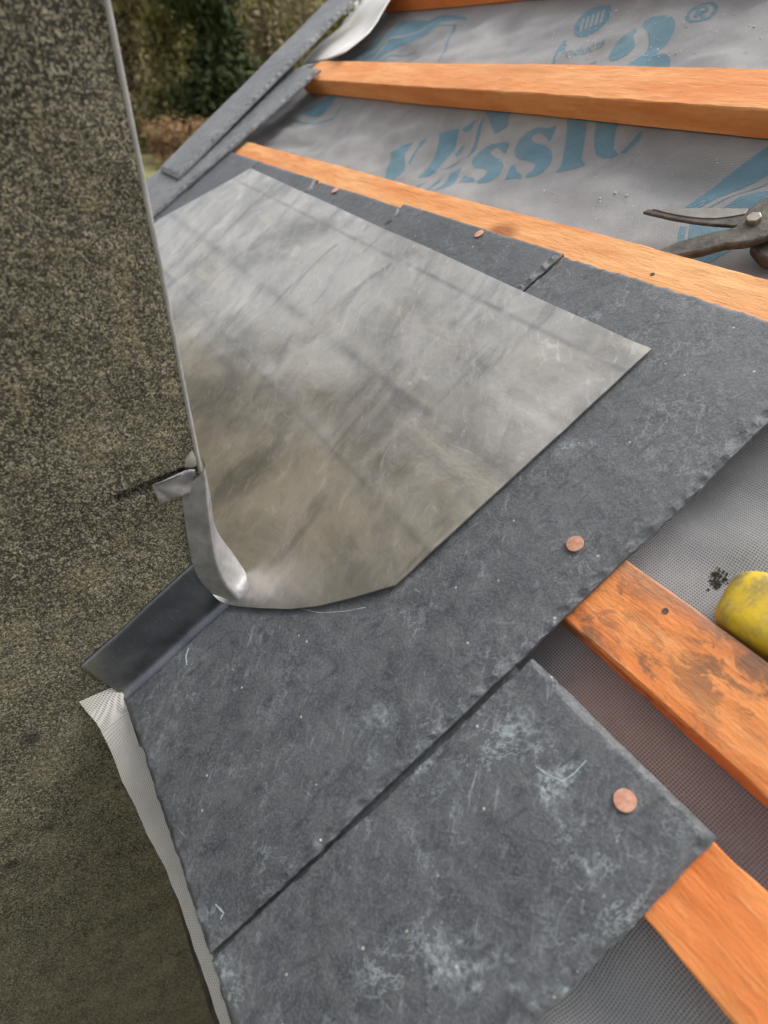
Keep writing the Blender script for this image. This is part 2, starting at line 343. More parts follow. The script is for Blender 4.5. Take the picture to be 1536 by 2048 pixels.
# render coat on the face towards the viewer, with the saw-cut chase for the flashing
ca, cb = r2w(onu(232, 1001, UC)), r2w(onu(400, 933, UC)); dch = (cb - ca).normalized(); Lch = (cb - ca).length
ny, nz = 520, 900; Y0, Y1, Z0, Z1 = KW.y - 0.66, KW.y + 0.0004, KW.z - 0.72, KW.z + 0.46
vs = []
for j in range(nz):
    z_ = Z0 + (Z1-Z0)*j/(nz-1)
    for i in range(ny):
        y_ = Y0 + (Y1-Y0)*i/(ny-1)
        h = 0.00075*N(y_*330, z_*330, 1) + 0.00055*N(y_*620, z_*620, 5) + 0.0016*fbm(y_*26, z_*26, 3, 3) + 0.0022*N(y_*6, z_*6, 8)
        pit = N(y_*75, z_*75, 12); h -= 0.0022*max(0, pit - 0.55)
        # distance to the chase
        ry, rz = y_ - ca.y, z_ - ca.z; al = ry*dch.y + rz*dch.z; ac = abs(-ry*dch.z + rz*dch.y)
        wd = 0.0030 + 0.0006*N(al*120, 4)
        if -0.002 < al < Lch + 0.01 and ac < wd + 0.0012:
            k = sstep(wd + 0.0010, wd - 0.0004, ac)*sstep(-0.002, 0.002, al); h -= 0.009*k
        e = Y1 - y_
        if e < 0.004: h *= e/0.004
        vs.append((UC + 0.0006 + h, y_, z_))
rc = mk('render_coat', vs, grid_faces(ny, nz), MAT['chimney'], (UC, KW.y, KW.z), chim, roof=False)
# smooth rounded bead down the corner
vs, fs = [], []; nseg, nh, r = 14, 60, 0.0015
for j in range(nh):
    z = KW.z + 0.11 + (CT - 0.11 - KW.z) * j/(nh-1)
    for i in range(nseg):
        a = 2*math.pi*i/nseg; rr = r + 0.0003*N(z*9, a*0.6)
        vs.append((UC + 0.0002 + rr*math.cos(a), KW.y + 0.0006 + rr*math.sin(a) + 0.0008*N(z*5, 3), z))
for j in range(nh-1):
    for i in range(nseg): fs.append((j*nseg+i, j*nseg+(i+1) % nseg, (j+1)*nseg+(i+1) % nseg, (j+1)*nseg+i))
b = mk('corner_bead', vs, fs, MAT['bead'], (UC, KW.y, KW.z), chim, roof=False); b['label'] = 'smooth pale grey bead down the chimney corner'
# dab of mortar above the folded flashing
vs, fs = [], []
pp = [onu(x, y, UC) for x, y in ((368, 934), (372, 915), (384, 898), (392, 910), (395, 930), (384, 937))]
c0 = sum(pp, Vector())/len(pp); vs = [p + Vector((0.0003, 0, 0)) for p in pp] + [c0 + (p - c0)*0.6 + Vector((0.0022, 0, 0)) for p in pp] + [c0 + Vector((0.0026, 0, 0))]
for i in range(6): fs += [(i, (i+1) % 6, 6+(i+1) % 6, 6+i), (6+i, 6+(i+1) % 6, 12)]
mk('mortar_dab', [r2w(p) for p in vs], fs, MAT['mortar'], tuple(r2w(c0)), chim, roof=False)

# fascia under the eaves
fa = r2w((0, -0.236, 0.006)); bm = bmesh.new()
prism(bm, [(0, fa.y, fa.z), (0, fa.y - 0.011, fa.z - 0.002), (0, fa.y - 0.012, fa.z - 0.17), (0, fa.y + 0.010, fa.z - 0.17), (0, fa.y + 0.010, fa.z + 0.004)], (UC + 0.001, 0, 0), (2.4, 0, 0))
f = bm_obj('fascia_board', bm, MAT['fascia'], (0, fa.y, fa.z), roof=False); tag(f, 'dark weathered timber fascia under the eaves membrane', 'fascia board')

# ------------------------------------------------------------------ membrane and its print
BAT = [(-0.025, 0.025), (0.0512, 0.1027), (0.2775, 0.3275), (0.4975, 0.5510), (0.742, 0.792)]
def hf(u, v):
    d = min(min(abs(v - (a+b)/2) for a, b in BAT), 0.11)
    k = sstep(0.026, 0.085, d)
    s = -0.0015 + 0.004*sstep(-0.20, -0.235, v)
    s += k * (-0.006 + 0.0080*fbm(u*5.5 + 3, v*6, 1, 3) + 0.0045*N(u*16 - v*12, v*9 + u*5, 4) + 0.0022*(1 - abs(N(u*11 + v*7, v*24 - u*9, 6))*2))
    return min(s, -0.0004) if d < 0.03 else s
nu, nv = 420, 340; U0, U1, V0, V1 = -1.335, 1.5, -0.225, 2.3
def uu(i): t = i/(nu-1); return U0 + (U1-U0)*(0.62*t + 0.38*t*t*t)
def vv_(j): t = j/(nv-1); return V0 + (V1-V0)*(0.5*t + 0.5*t*t*t)
fe = mk('breather_membrane', [(uu(i) - 0.22*max(0, vv_(j)-0.2)*(1-i/(nu-1))**3, vv_(j), hf(uu(i), vv_(j))) for j in range(nv) for i in range(nu)], grid_faces(nu, nv), MAT['felt'])
tag(fe, 'grey woven roofing membrane with blue printed lettering between the battens', 'membrane')

from mathutils.bvhtree import BVHTree
FBVH = BVHTree.FromPolygons([p.co.copy() for p in fe.data.vertices], [tuple(p.vertices) for p in fe.data.polygons])
def fz(u, v):
    h = FBVH.ray_cast(Vector((u, v, 0.2)), Vector((0, 0, -1)))[0]
    return h.z if h else hf(u, v)
def drape(name, polys, mat, lift=0.00028, step=0.005, flat=False):
    bm = bmesh.new()
    for P in polys:
        vsx = [bm.verts.new((p.x, p.y, 0)) for p in P]
        try: bm.faces.new(vsx)
        except ValueError: pass
    bmesh.ops.triangulate(bm, faces=bm.faces[:])
    for _ in range(7):
        lg = [e for e in bm.edges if e.calc_length() > step]
        if not lg: break
        bmesh.ops.subdivide_edges(bm, edges=lg, cuts=1); bmesh.ops.triangulate(bm, faces=bm.faces[:])
    for x in bm.verts: x.co.z = fz(x.co.x, x.co.y) + lift
    for fc in bm.faces:
        if fc.normal.z < 0: fc.normal_flip()
    me = bpy.data.meshes.new(name); bm.to_mesh(me); bm.free(); me.materials.append(mat)
    return obj(name, me, (0, 0, 0), fe)
def zp(o, k):                                           # print outlines, measured off enlargements of the sheet
    return lambda pts: [onw(o[0] + x/k, o[1] + y/k, -0.003) for x, y in pts]
def smooth_poly(P, it=1):
    for _ in range(it):
        Q = []
        for i in range(len(P)):
            a, b = P[i], P[(i+1) % len(P)]; Q += [a*0.86 + b*0.14, a*0.14 + b*0.86]
        P = Q
    return P
def stroke(P, w):
    L, R_ = [], []
    for i, p in enumerate(P):
        t = (P[min(i+1, len(P)-1)] - P[max(i-1, 0)]); t.z = 0; t.normalize(); nrm = Vector((-t.y, t.x, 0))*w*0.5
        L.append(p + nrm); R_.append(p - nrm)
    return [[L[i], L[i+1], R_[i+1], R_[i]] for i in range(len(P)-1)]
z = zp((740, 180), 2.743)
for pts in (
    [(105,322),(185,280),(228,270),(205,300),(188,345),(185,420),(130,497),(75,490),(85,430),(100,370)],
    [(262,266),(312,250),(262,310),(238,350),(208,392),(203,385),(225,350),(250,310),(265,280)],
    [(375,235),(490,210),(450,290),(385,370),(345,430),(300,455),(252,468),(310,400),(350,330),(375,270)],
    [(465,300),(490,270),(502,262),(490,300),(460,325),(452,318)],
    [(505,210),(585,165),(550,212),(515,220)], [(385,408),(430,375),(500,335),(460,370),(430,390)],
    [(628,150),(618,180),(590,240),(570,290),(530,325),(505,345),(540,300),(570,240),(600,185)],
    [(620,95),(800,100),(760,160),(755,195),(680,228),(655,170)],
    [(490,385),(470,450),(445,510),(400,535),(340,555),(380,520),(410,470),(425,430)],
    [(290,560),(340,500),(385,450),(375,475),(340,515),(315,555)], [(205,545),(300,490),(260,532)],
    [(760,262),(735,320),(712,300),(690,285),(670,290),(650,310),(660,330),(700,340),(722,370),(725,400),(700,450),(650,485),(590,502),(580,490),(620,460),(640,430),(620,405),(570,400),(545,370),(550,340),(590,300),(640,275),(690,268)],
    [(480,500),(510,440),(530,460),(560,470),(575,490),(530,500)],
    [(1030,200),(985,280),(960,250),(930,235),(900,240),(880,262),(900,285),(960,295),(990,315),(998,350),(980,390),(930,435),(850,462),(845,455),(890,420),(905,390),(880,370),(820,355),(785,330),(785,300),(810,260),(860,225),(920,207),(975,215)],
    [(735,480),(770,385),(790,390),(800,430),(830,450),(825,470),(780,468)],
    [(1085,130),(1200,130),(1185,230),(1155,350),(1175,378),(1120,400),(1010,428),(1045,385),(1065,300),(1080,220)],
    [(1250,140),(1385,140),(1345,240),(1335,310),(1360,335),(1330,350),(1280,352),(1240,335),(1228,300),(1230,250)],
    [(1502,230),(1480,270),(1400,330),(1370,330),(1430,285),(1475,240)]):
    drape('printed_letter', [smooth_poly(z(pts), 2) if len(pts) > 20 else z(pts)], MAT['print'])
z = zp((1100, 0), 3.523)
ov = z([(165,225),(175,180),(230,110),(310,60),(390,38),(430,45),(435,70),(410,130),(340,190),(260,230),(200,242)])
drape('printed_oval_emblem', [smooth_poly(ov, 2)], MAT['print'])
bars = []
for i in range(5):
    a, b_ = (i+0.12)/5, (i+0.62)/5
    L = lambda t: (198+180*t, 218-78*t); T = lambda t: (225+180*t, 146-80*t)
    bars.append(z([L(a), L(b_), T(b_), T(a)]))
bars.append(z([L(0.0), L(0.03), T(1.0), T(0.97)])) if False else None
drape('unprinted_bars', bars, MAT['grey'], 0.0005)
drape('printed_numeral', [smooth_poly(z(p), 2) for p in (
    [(650,180),(660,150),(720,120),(800,112),(860,120),(884,150),(875,200),(830,270),(770,330),(740,362),(800,355),(840,375),(845,410),(835,480),(640,480),(620,435),(550,440),(560,420),(600,400),(650,360),(690,310),(695,250),(685,210)],
    [(605,195),(610,210),(580,250),(595,280),(590,310),(540,360),(470,395),(420,395),(410,365),(430,330),(480,280),(540,235)])], MAT['print'])
ring = smooth_poly(z([(950,125),(965,95),(1010,60),(1090,25),(1150,18),(1188,35),(1175,80),(1120,125),(1040,145),(975,148)]), 1)
cc = sum(ring, Vector())/len(ring); inner = [cc + (p-cc)*0.76 for p in ring]
Rl = z([(1010,118),(1035,65),(1090,50),(1118,60),(1110,82),(1075,92),(1100,118),(1072,124),(1050,100),(1038,118)])
drape('printed_registered_mark', [[ring[i], ring[(i+1) % len(ring)], inner[(i+1) % len(ring)], inner[i]] for i in range(len(ring))] + [Rl], MAT['print'])
drape('registered_mark_counter', [z([(1050,85),(1060,70),(1088,64),(1094,72),(1080,80)])], MAT['grey'], 0.0005)
drape('printed_letter', [smooth_poly(z([(5,450),(30,380),(60,310),(115,260),(110,300),(80,320),(112,325),(95,345),(65,347),(45,378),(25,440)]), 1)], MAT['print'])
drape('printed_letter', [z([(205,455),(240,405),(325,390),(310,455)])], MAT['print']); drape('printed_letter', [z([(130,455),(150,432),(190,425),(175,455)])], MAT['print'])
# small word under the emblem
fc = bpy.data.curves.new('small_word', 'FONT'); fc.body = 'roducts'; fc.size = 1.0; fc.shear = 0.25
fo = bpy.data.objects.new('small_word', fc); COL.objects.link(fo); bpy.context.view_layer.update()
tm = bpy.data.meshes.new_from_object(fo.evaluated_get(bpy.context.evaluated_depsgraph_get())); bpy.data.objects.remove(fo)
xm = max(p.co.x for p in tm.vertices)
o0, ox, oy = onw(1116, 112, -0.003), onw(1208, 82, -0.003), onw(1124, 92, -0.003)
for p in tm.vertices:
    a = o0 + (ox-o0)*(p.co.x/xm) + (oy-o0)*(p.co.y*0.9); p.co = (a.x, a.y, fz(a.x, a.y) + 0.0003)
tm.materials.append(MAT['print']); obj('printed_small_word', tm, (0, 0, 0), fe)
z = zp((560, 0), 3.84)
drape('printed_wave_emblem', [smooth_poly(z([(455,470),(520,410),(600,370),(760,300),(900,195),(950,160),(1050,155),(1150,160),(1230,125),(1330,120),(1455,150),(1330,165),(1230,200),(1100,280),(1000,330),(900,355),(820,400),(735,470)]), 1)], MAT['print'])
drape('unprinted_wave_line', stroke(z([(600,460),(700,400),(790,330),(850,300),(1000,262),(1100,235),(1180,190),(1240,145)]), 0.006) + stroke(z([(690,465),(760,400),(830,320)]), 0.005) + stroke(z([(760,350),(830,270),(900,195)]), 0.004), MAT['grey'], 0.0005)
drape('printed_emblem_line', stroke(z([(1225,480),(1285,330),(1345,192)]), 0.0035) + stroke(z([(1040,330),(1120,275),(1220,215),(1345,195)]), 0.0022) + stroke(z([(760,470),(840,415),(960,395),(1040,370)]), 0.003), MAT['print'])
drape('printed_wave_emblem', [smooth_poly(z([(160,880),(200,840),(330,770),(440,735),(400,800),(330,860),(250,885)]), 1)] + stroke(z([(110,928),(260,935),(400,890),(500,800)]), 0.004), MAT['print'])
z = zp((0, 0), 1)
drape('printed_wave_emblem', [z([(1358,414),(1400,380),(1450,345),(1536,296),(1640,250),(1640,300),(1536,346),(1470,372),(1410,398),(1388,414)]), z([(1428,416),(1480,386),(1520,375),(1560,372),(1640,340),(1640,470),(1500,470)]), z([(1348,520),(1360,448),(1372,448),(1362,522)]), z([(1370,525),(1380,440),(1530,450),(1420,525)])], MAT['print'])
drape('printed_emblem_line', stroke(z([(1400,412),(1440,394),(1500,372),(1560,352)]), 0.0012), MAT['print'])

# eaves strip of membrane hanging out under the slate tails
outer = [(-0.3377, -0.2390, 0.0575), (-0.3345, -0.2440, 0.046), (-0.325, -0.2490, 0.034), (-0.305, -0.2525, 0.026), (-0.285, -0.2535, 0.0225), (-0.268, -0.2505, 0.022), (-0.235, -0.2455, 0.022), (-0.205, -0.2415, 0.0225), (-0.185, -0.2390, 0.0215), (-0.15, -0.2375, 0.022), (-0.114, -0.2370, 0.022), (-0.05, -0.2375, 0.021), (0.2, -0.239, 0.021), (1.2, -0.239, 0.021)]
def lerp_outer(u):
    for a, b in zip(outer, outer[1:]):
        if u <= b[0]:
            t = (u-a[0])/(b[0]-a[0]); return Vector((u, a[1]+(b[1]-a[1])*t, a[2]+(b[2]-a[2])*t))
    return Vector(outer[-1])
vs = []; na, nb = 200, 16
for i in range(na):
    t = i/(na-1); u = -0.3377 + 1.5*t**1.8
    o_ = lerp_outer(u); o_.y += 0.0012*N(u*70, 2) + 0.0014*N(u*22, 8); o_.z += 0.001*N(u*40, 5)
    lift = sstep(-0.328, -0.3377, u)
    for j in range(nb):
        s = j/(nb-1); inn = Vector((u, -0.195, 0.0225 + 0.006*lift)); p = inn.lerp(o_, s); p.z += 0.0022*math.sin(s*math.pi)*(0.6 + N(u*14, 1)) - 0.004*(1-lift)*s*s
        vs.append(p)
ea = mk('eaves_membrane', vs, [(i*nb+j, (i+1)*nb+j, (i+1)*nb+j+1, i*nb+j+1) for i in range(na-1) for j in range(nb-1)], MAT['eave'], (0, -0.22, 0.022))
tag(ea, 'pale grey membrane strip sticking out under the slate tails beside the chimney', 'membrane')

# ------------------------------------------------------------------ battens
def batten(v0, v1, u0, u1, mat, label, wt=0.025, wb=0.0002, seed=0.0, hole=None, skew=0.0):
    n = int((u1-u0)/0.006); vs, fs = [], []
    prof = [(0, 0), (0.04, 1), (0.5, 1), (0.96, 1), (1, 0)]
    sec = [(v0, wb), (v0, wb+(wt-wb)*0.5), (v0, wt-0.0012), (v0+0.0012, wt)] + [(v0+(v1-v0)*k/6, wt) for k in range(1, 6)] + [(v1-0.0012, wt), (v1, wt-0.0012), (v1, wb)]
    K = len(sec)
    for i in range(n+1):
        u = u0 + (u1-u0)*i/n
        for k, (v, w) in enumerate(sec):
            jv = 0.0007*N(u*30+seed, k*1.3, 2) + 0.0016*N(u*4+seed, 0.3, 9); jw = 0.0006*N(u*45+seed, k*2.1, 7)
            if k in (2, 3, 9, 10): jw -= 0.0013*max(0, N(u*26+seed, k*9.0, 3)); jv += 0.0010*max(0, N(u*55+seed, k*4.0, 3))*(1 if k < 5 else -1)
            vs.append((u + skew*(v-v0)*(1 if i == 0 else 0), v + jv, w + (jw if 0 < k < K-1 else 0)))
    for i in range(n):
        for k in range(K-1): fs.append((i*K+k, (i+1)*K+k, (i+1)*K+k+1, i*K+k+1))
        fs.append((i*K+K-1, (i+1)*K+K-1, (i+1)*K, i*K))
    fs.append(tuple(range(K))[::-1]); fs.append(tuple(n*K+k for k in range(K)))
    cv = (v0+v1)/2
    o = mk('roof_batten', vs, fs, mat, (u0, cv, 0), smooth=False)
    tag(o, label, 'batten', 'timber battens across the roof'); return o
W1, W2, W3, W4 = mat_wood('batten_wood_plain', 0.0), mat_wood('batten_wood_stained', 3.7, 0.7, (0.63, 0.185, 0.050), (0.74, 0.30, 0.10)), mat_wood('batten_wood_orange', 8.1, 0, (0.64, 0.175, 0.045), (0.74, 0.275, 0.085)), mat_wood('batten_wood_pale', 5.2, 0, (0.68, 0.27, 0.092), (0.78, 0.415, 0.18))
bD = batten(-0.025, 0.0215, -0.122, 1.5, W3, 'clean orange batten in the bottom right corner, lowest on the slope', seed=1)
bC = batten(0.0515, 0.1025, -0.310, 1.5, W2, 'orange batten with black stains, beside the yellow tool', seed=2)
bB = batten(0.2775, 0.3270, -1.175, 1.5, W4, 'orange batten running along the heads of the laid slates', seed=3)
bA = batten(0.4975, 0.5515, -1.245, 1.5, W1, 'orange batten crossing the blue lettering near the top', seed=4)
bE = batten(0.742, 0.792, -1.30, 1.5, W3, 'orange batten at the top edge of the picture, highest on the slope', seed=5)
def disc(name, c, r, mat, parent, h=0.0004, nrm=None, n=18):
    bm = bmesh.new(); prism(bm, [(c[0]+r*math.cos(2*math.pi*i/n), c[1]+r*math.sin(2*math.pi*i/n), c[2]) for i in range(n)], (0, 0, -0.004), (0, 0, h))
    return bm_obj(name, bm, mat, c, parent)
p = onw(1331, 1222, 0.025); disc('nail_head', p, 0.0017, MAT['steel'], bC)
p = onw(1305, 549, 0.0252); disc('nail_hole', p, 0.0017, MAT['fascia'], bB)

# ------------------------------------------------------------------ slates
def slate(label, uL, uR, v0, v1, wb0, wb1, th, mat, seed, res=0.0022, bandR=0.006, bandL=0.003, bandT=0.003, bandB=0.004, bow=0.0, skew=0.0, group='slates of the roof', rough=1.0):
    """uL, uR: functions of v; heights run linearly from wb0 at v0 to wb1 at v1"""
    f = lambda g, v: g(v) if callable(g) else g
    wid = abs(f(uR, (v0+v1)/2) - f(uL, (v0+v1)/2)); nx = max(12, int(wid/res)); ny = max(12, int((v1-v0)/res))
    # finer columns near the long edges
    ts = []
    for i in range(nx):
        t = i/(nx-1); ts.append(t - 0.09*math.sin(2*math.pi*t))
    ss = [j/(ny-1) for j in range(ny)]
    top, bot = [], []
    for s in ss:
        v_ = v0 + (v1-v0)*s
        for t in ts:
            a, b = f(uL, v_), f(uR, v_); u = a + (b-a)*t
            jag = 0.0
            eL, eR, eB, eT = (u-a), (b-u), (v_-v0), (v1-v_)
            ju = jv = 0.0
            if min(eL, eR) < 0.004: ju = (0.0006*fbm(v_*140, seed, 3, 3) + 0.0005*N(v_*24, seed+5)) * (1 if eR < eL else -1)
            if min(eB, eT) < 0.004: jv = (0.0006*fbm(u*140, seed, 9, 3) + 0.0007*N(u*24, seed+8)) * (1 if eT < eB else -1)
            x, y = u + ju, v_ + jv
            base = wb0 + (wb1-wb0)*s + bow*math.sin(math.pi*s)*0.5 + 0.0006*N(u*8+seed, v_*8)
            # cleavage terraces
            q0 = fbm(u*11+seed, v_*17+u*6, seed, 4)*3.2; st = math.floor(q0); fr = q0 - st; stp = (st + sstep(0.0, 0.12, fr)) * 0.00016
            h = th + rough*(stp + 0.00018*fbm(u*60+seed, v_*60, 2, 3))
            drop = 0.0
            for e, band, cc in ((eR, bandR, v_), (eL, bandL, v_), (eT, bandT, u), (eB, bandB, u)):
                bw = band * (0.35 + 1.0*abs(N(cc*62, seed+band*100)) + 0.9*max(0, N(cc*17, seed+2)))
                if e < bw:
                    k = 1 - e/bw; sc = 0.55 + 0.45*math.cos(k*9 + 5*N(cc*90, e*300, seed))*0.5
                    drop = max(drop, th*0.78*(k**0.9)*(0.75 + 0.35*N(cc*140, e*260, seed)) * (0.8 + 0.25*sc))
            top.append((x, y, base + max(h - drop, th*0.16))); bot.append((x, y, base))
    nvx = nx*ny; fs = grid_faces(nx, ny)
    ringi = [i for i in range(nx)] + [j*nx + nx-1 for j in range(1, ny)] + [(ny-1)*nx + i for i in range(nx-2, -1, -1)] + [j*nx for j in range(ny-2, 0, -1)]
    vs = top + [bot[i] for i in ringi] + [top[i] for i in ringi]
    K = len(ringi)
    for k in range(K): fs.append((nvx+K+k, nvx+k, nvx+(k+1) % K, nvx+K+(k+1) % K))
    fs.append(tuple(nvx+k for k in range(K))[::-1])
    c = (f(uL, v0)*0.5 + f(uR, v0)*0.5, v0, wb0)
    o = mk('roof_slate', vs, fs, mat, c, smooth=True)
    for p in o.data.polygons:
        if p.normal.z < 0.93: p.use_smooth = False
    tag(o, label, 'slate', group); return o
SL = [mat_slate('slate_a', 0.0, 0.55), mat_slate('slate_b', 2.3, 0.95), mat_slate('slate_c', 5.9, 0.2), mat_slate('slate_d', 9.4, 0.2), mat_slate('slate_e', 12.8, 0.25), mat_slate('slate_verge_sky_sheen', 15.1, 0.3, 1.7)]  # last one lightened: sky reflection at a low angle painted into the colour
ZT, ZH = 0.0328, 0.0255                                 # underside of the main course at tails and heads
zb = lambda v: ZT + (ZH-ZT)*(v+0.218)/(0.29+0.218)
under = slate('short under-slate showing as a dark sliver in the joint at the eaves', -0.300, -0.034, -0.2215, 0.012, 0.0258, 0.0202, 0.0046, SL[2], 31, 0.005, bandR=0.003)
low = slate('half slate with a copper nail, lowest slate at the bottom of the picture', lambda v: -0.1345 - 0.0007*math.sin(v*26), lambda v: -0.0182 + 0.002*N(v*9, 4), -0.2195, 0.0228, 0.0312, 0.0253, 0.0058, SL[1], 3, 0.0016, bandR=0.0065, bandT=0.004, bandL=0.0012)
big = slate('large dark slate filling the middle, notched round the chimney corner under the lead', lambda v: -0.3255 - 0.042*sstep(-0.112, -0.108, v), lambda v: -0.1375 + 0.0012*N(v*11, 2), -0.2185, 0.2905, ZT, ZH, 0.0056, SL[0], 11, 0.0017, bandR=0.0068, bandT=0.003, bandL=0.0014)
s3 = slate('slate with split right edge, second from the bare batten corner above the lead', lambda v: -0.606 - 0.012*sstep(0.27, 0.29, v), lambda v: -0.3715, -0.10, 0.2925, zb(-0.10)+0.0006, ZH+0.001, 0.0060, SL[2], 17, 0.0026, bandR=0.009)
s4 = slate('slate with a copper nail near its head, third along above the lead', lambda v: -0.8195 - 0.0*v, lambda v: -0.6105 - 0.008*sstep(0.272, 0.286, v), -0.10, 0.2885, zb(-0.10), ZH, 0.0056, SL[3], 23, 0.0028, bandR=0.004)
s5 = slate('slate with clipped head corners, fourth along above the lead', lambda v: -1.030, lambda v: -0.8225 - 0.010*sstep(0.268, 0.288, v), -0.10, 0.2895, zb(-0.10)+0.0003, ZH+0.0004, 0.0056, SL[4], 29, 0.0032, bandR=0.007)
s6 = slate('farthest slate of the lead-covered course, running under the verge slates', lambda v: -1.34, lambda v: -1.0335, -0.10, 0.2915, zb(-0.10), ZH, 0.0056, SL[3], 37, 0.004)
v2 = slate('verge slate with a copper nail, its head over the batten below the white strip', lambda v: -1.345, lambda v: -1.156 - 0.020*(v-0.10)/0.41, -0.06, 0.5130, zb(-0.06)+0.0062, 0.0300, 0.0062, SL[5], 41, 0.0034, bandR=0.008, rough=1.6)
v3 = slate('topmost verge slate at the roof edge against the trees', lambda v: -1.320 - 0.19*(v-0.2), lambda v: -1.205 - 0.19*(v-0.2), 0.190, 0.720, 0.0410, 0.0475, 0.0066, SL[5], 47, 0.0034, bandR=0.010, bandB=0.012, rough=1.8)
def chalk(o, pts, wd, w, name='chalk_mark'):
    P = [onw(x, y, w) for x, y in pts]; Q = []
    for a, b in zip(P, P[1:]): Q += [a.lerp(b, k/8) for k in range(8)]
    Q.append(P[-1]); org = o.matrix_world.inverted()
    bv = BVHTree.FromPolygons([p.co.copy() for p in o.data.vertices], [tuple(p.vertices) for p in o.data.polygons]); oc = Vector(o['_org'])
    vs, fs = [], []
    for i, p in enumerate(Q):
        t = Q[min(i+1, len(Q)-1)] - Q[max(i-1, 0)]; t.z = 0; t.normalize(); nr_ = Vector((-t.y, t.x, 0))*wd*(0.25 + 0.5*abs(N(i*0.9, wd*9000)))
        for sg in (-1, 1):
            x = p + nr_*sg; h = bv.ray_cast(Vector((x.x - oc.x, x.y - oc.y, 0.1)), Vector((0, 0, -1)))[0]
            vs.append((x.x, x.y, (h.z + oc.z if h else w) + 0.00018))
    for i in range(len(Q)-1): fs.append((2*i, 2*i+2, 2*i+3, 2*i+1))
    mk(name, vs, fs, MAT['chalk'], tuple(P[0]), o)
chalk(low, [(1072, 1533), (1098, 1550), (1126, 1562), (1148, 1546), (1172, 1520)], 0.0009, 0.0325)
chalk(big, [(377, 1296), (372, 1312), (374, 1330)], 0.0016, 0.0380)
chalk(big, [(560, 1208), (640, 1226), (690, 1222), (730, 1214)], 0.0005, 0.0365, 'hair_scratch')
chalk(big, [(430, 1808), (446, 1826), (440, 1838)], 0.0010, 0.0385)

# copper nails
def nail(px, py, w, label, r=0.0050, tilt=(0, 0)):
    c = onw(px, py, w); bm = bmesh.new(); n = 24
    prof = [(0.0012, -0.004), (r*0.98, 0.0), (r, 0.0002), (r, 0.0006), (r*0.975, 0.0008), (r*0.90, 0.00082), (r*0.5, 0.00086), (r*0.15, 0.0009)]
    rings = []
    for rr, h in prof:
        rings.append([bm.verts.new((c.x + rr*math.cos(2*math.pi*i/n)*(1+0.02*N(i, r*900)), c.y + rr*math.sin(2*math.pi*i/n), c.z + h + tilt[0]*rr*math.cos(2*math.pi*i/n) + tilt[1]*rr*math.sin(2*math.pi*i/n))) for i in range(n)])
    for a, b in zip(rings, rings[1:]):
        for i in range(n): bm.faces.new((a[i], a[(i+1) % n], b[(i+1) % n], b[i]))
    bm.faces.new(rings[-1])
    o = bm_obj('copper_nail', bm, MAT['copper'], c, smooth=False); tag(o, label, 'nail', 'copper slate nails'); return o
nail(1250, 1601, 0.0324, 'copper nail head in the half slate at the bottom right', 0.0052)
nail(1150, 1088, 0.0352, 'copper nail head near the right edge of the large slate, above the stained batten', 0.0052, (0.05, 0.1))
nail(958, 468, 0.0330, 'copper nail head on the slate with the split edge, under the batten', 0.0048, (0.1, 0.05))
nail(670, 381, 0.0325, 'small far copper nail head left of the lead sheet top, third slate along', 0.0048)
nail(457, 283, 0.0368, 'farthest copper nail head, on the verge slate', 0.0050)

# ------------------------------------------------------------------ lead
def top_at(u, v): return zb(v) + 0.0056
lead = empty('lead_flashing', (-0.40, 0.06, 0.036))
tag(lead, 'broad scuffed grey lead sheet dressed over the slates behind the chimney', 'lead flashing')
low_c = [(-0.2300, -0.0076), (-0.2395, -0.0232), (-0.2493, -0.0381), (-0.263, -0.0577), (-0.2784, -0.0749), (-0.3009, -0.0946), (-0.318, -0.108), (-0.3285, -0.1150), (-0.338, -0.1150), (-1.13, -0.1150)]
def vlow(u):
    for a, b in zip(low_c, low_c[1:]):
        if u >= b[0]: t = (a[0]-u)/(a[0]-b[0]); return a[1] + (b[1]-a[1])*t
    return low_c[-1][1]
def vhigh(u):
    if u > -1.027: return 0.2335 + (0.2675-0.2335)*(-0.2310-u)/(1.027-0.2310)
    return 0.2675 + (0.111-0.2675)*(-1.027-u)/(1.124-1.027)
TH = 0.0015
def lead_w(u, v):
    w = top_at(u, v) + TH + 0.0022 + 0.0011*fbm(u*9+2, v*9, 5, 3) + 0.0004*N(u*30, v*30, 8)
    w -= 0.0003*math.exp(-((v - 0.155 + 0.035*(u+0.4))/0.004)**2) + 0.0004*math.exp(-((v - 0.045 + 0.035*(u+0.4))/0.012)**2)
    # bossed up towards the chimney's upslope face
    dd = v + 0.1150
    if u < -0.325: k = sstep(-0.325, -0.345, u); w += k*0.016*max(0, 1 - dd/0.024)**2
    dc = math.hypot(u + 0.332, v + 0.117); w += 0.0050*max(0, 1 - dc/0.020)**2
    # edge of the sheet lifts a little
    w += 0.0012*sstep(0.02, 0.0, -0.2300 - u)*(0.6 + 0.5*N(v*12, 4))
    return w
us = [-0.2300 - 0.0020*i for i in range(60)]; u = us[-1]
while u > -1.12: u -= 0.0055; us.append(u)
nr = 84; top, botm = [], []
for u in us:
    a, b = vlow(u), vhigh(u)
    for j in range(nr):
        t = j/(nr-1); t = t**1.25; v_ = a + (b-a)*t
        top.append((u, v_, lead_w(u, v_))); botm.append((u, v_, lead_w(u, v_) - TH))
nc = len(us); fs = [(i*nr+j, i*nr+j+1, (i+1)*nr+j+1, (i+1)*nr+j) for i in range(nc-1) for j in range(nr-1)]
rg = [j for j in range(nr)] + [i*nr+nr-1 for i in range(1, nc)] + [(nc-1)*nr+j for j in range(nr-2, -1, -1)] + [i*nr for i in range(nc-2, 0, -1)]
vs = top + [botm[i] for i in rg] + [top[i] for i in rg]; K = len(rg); NT = len(top)
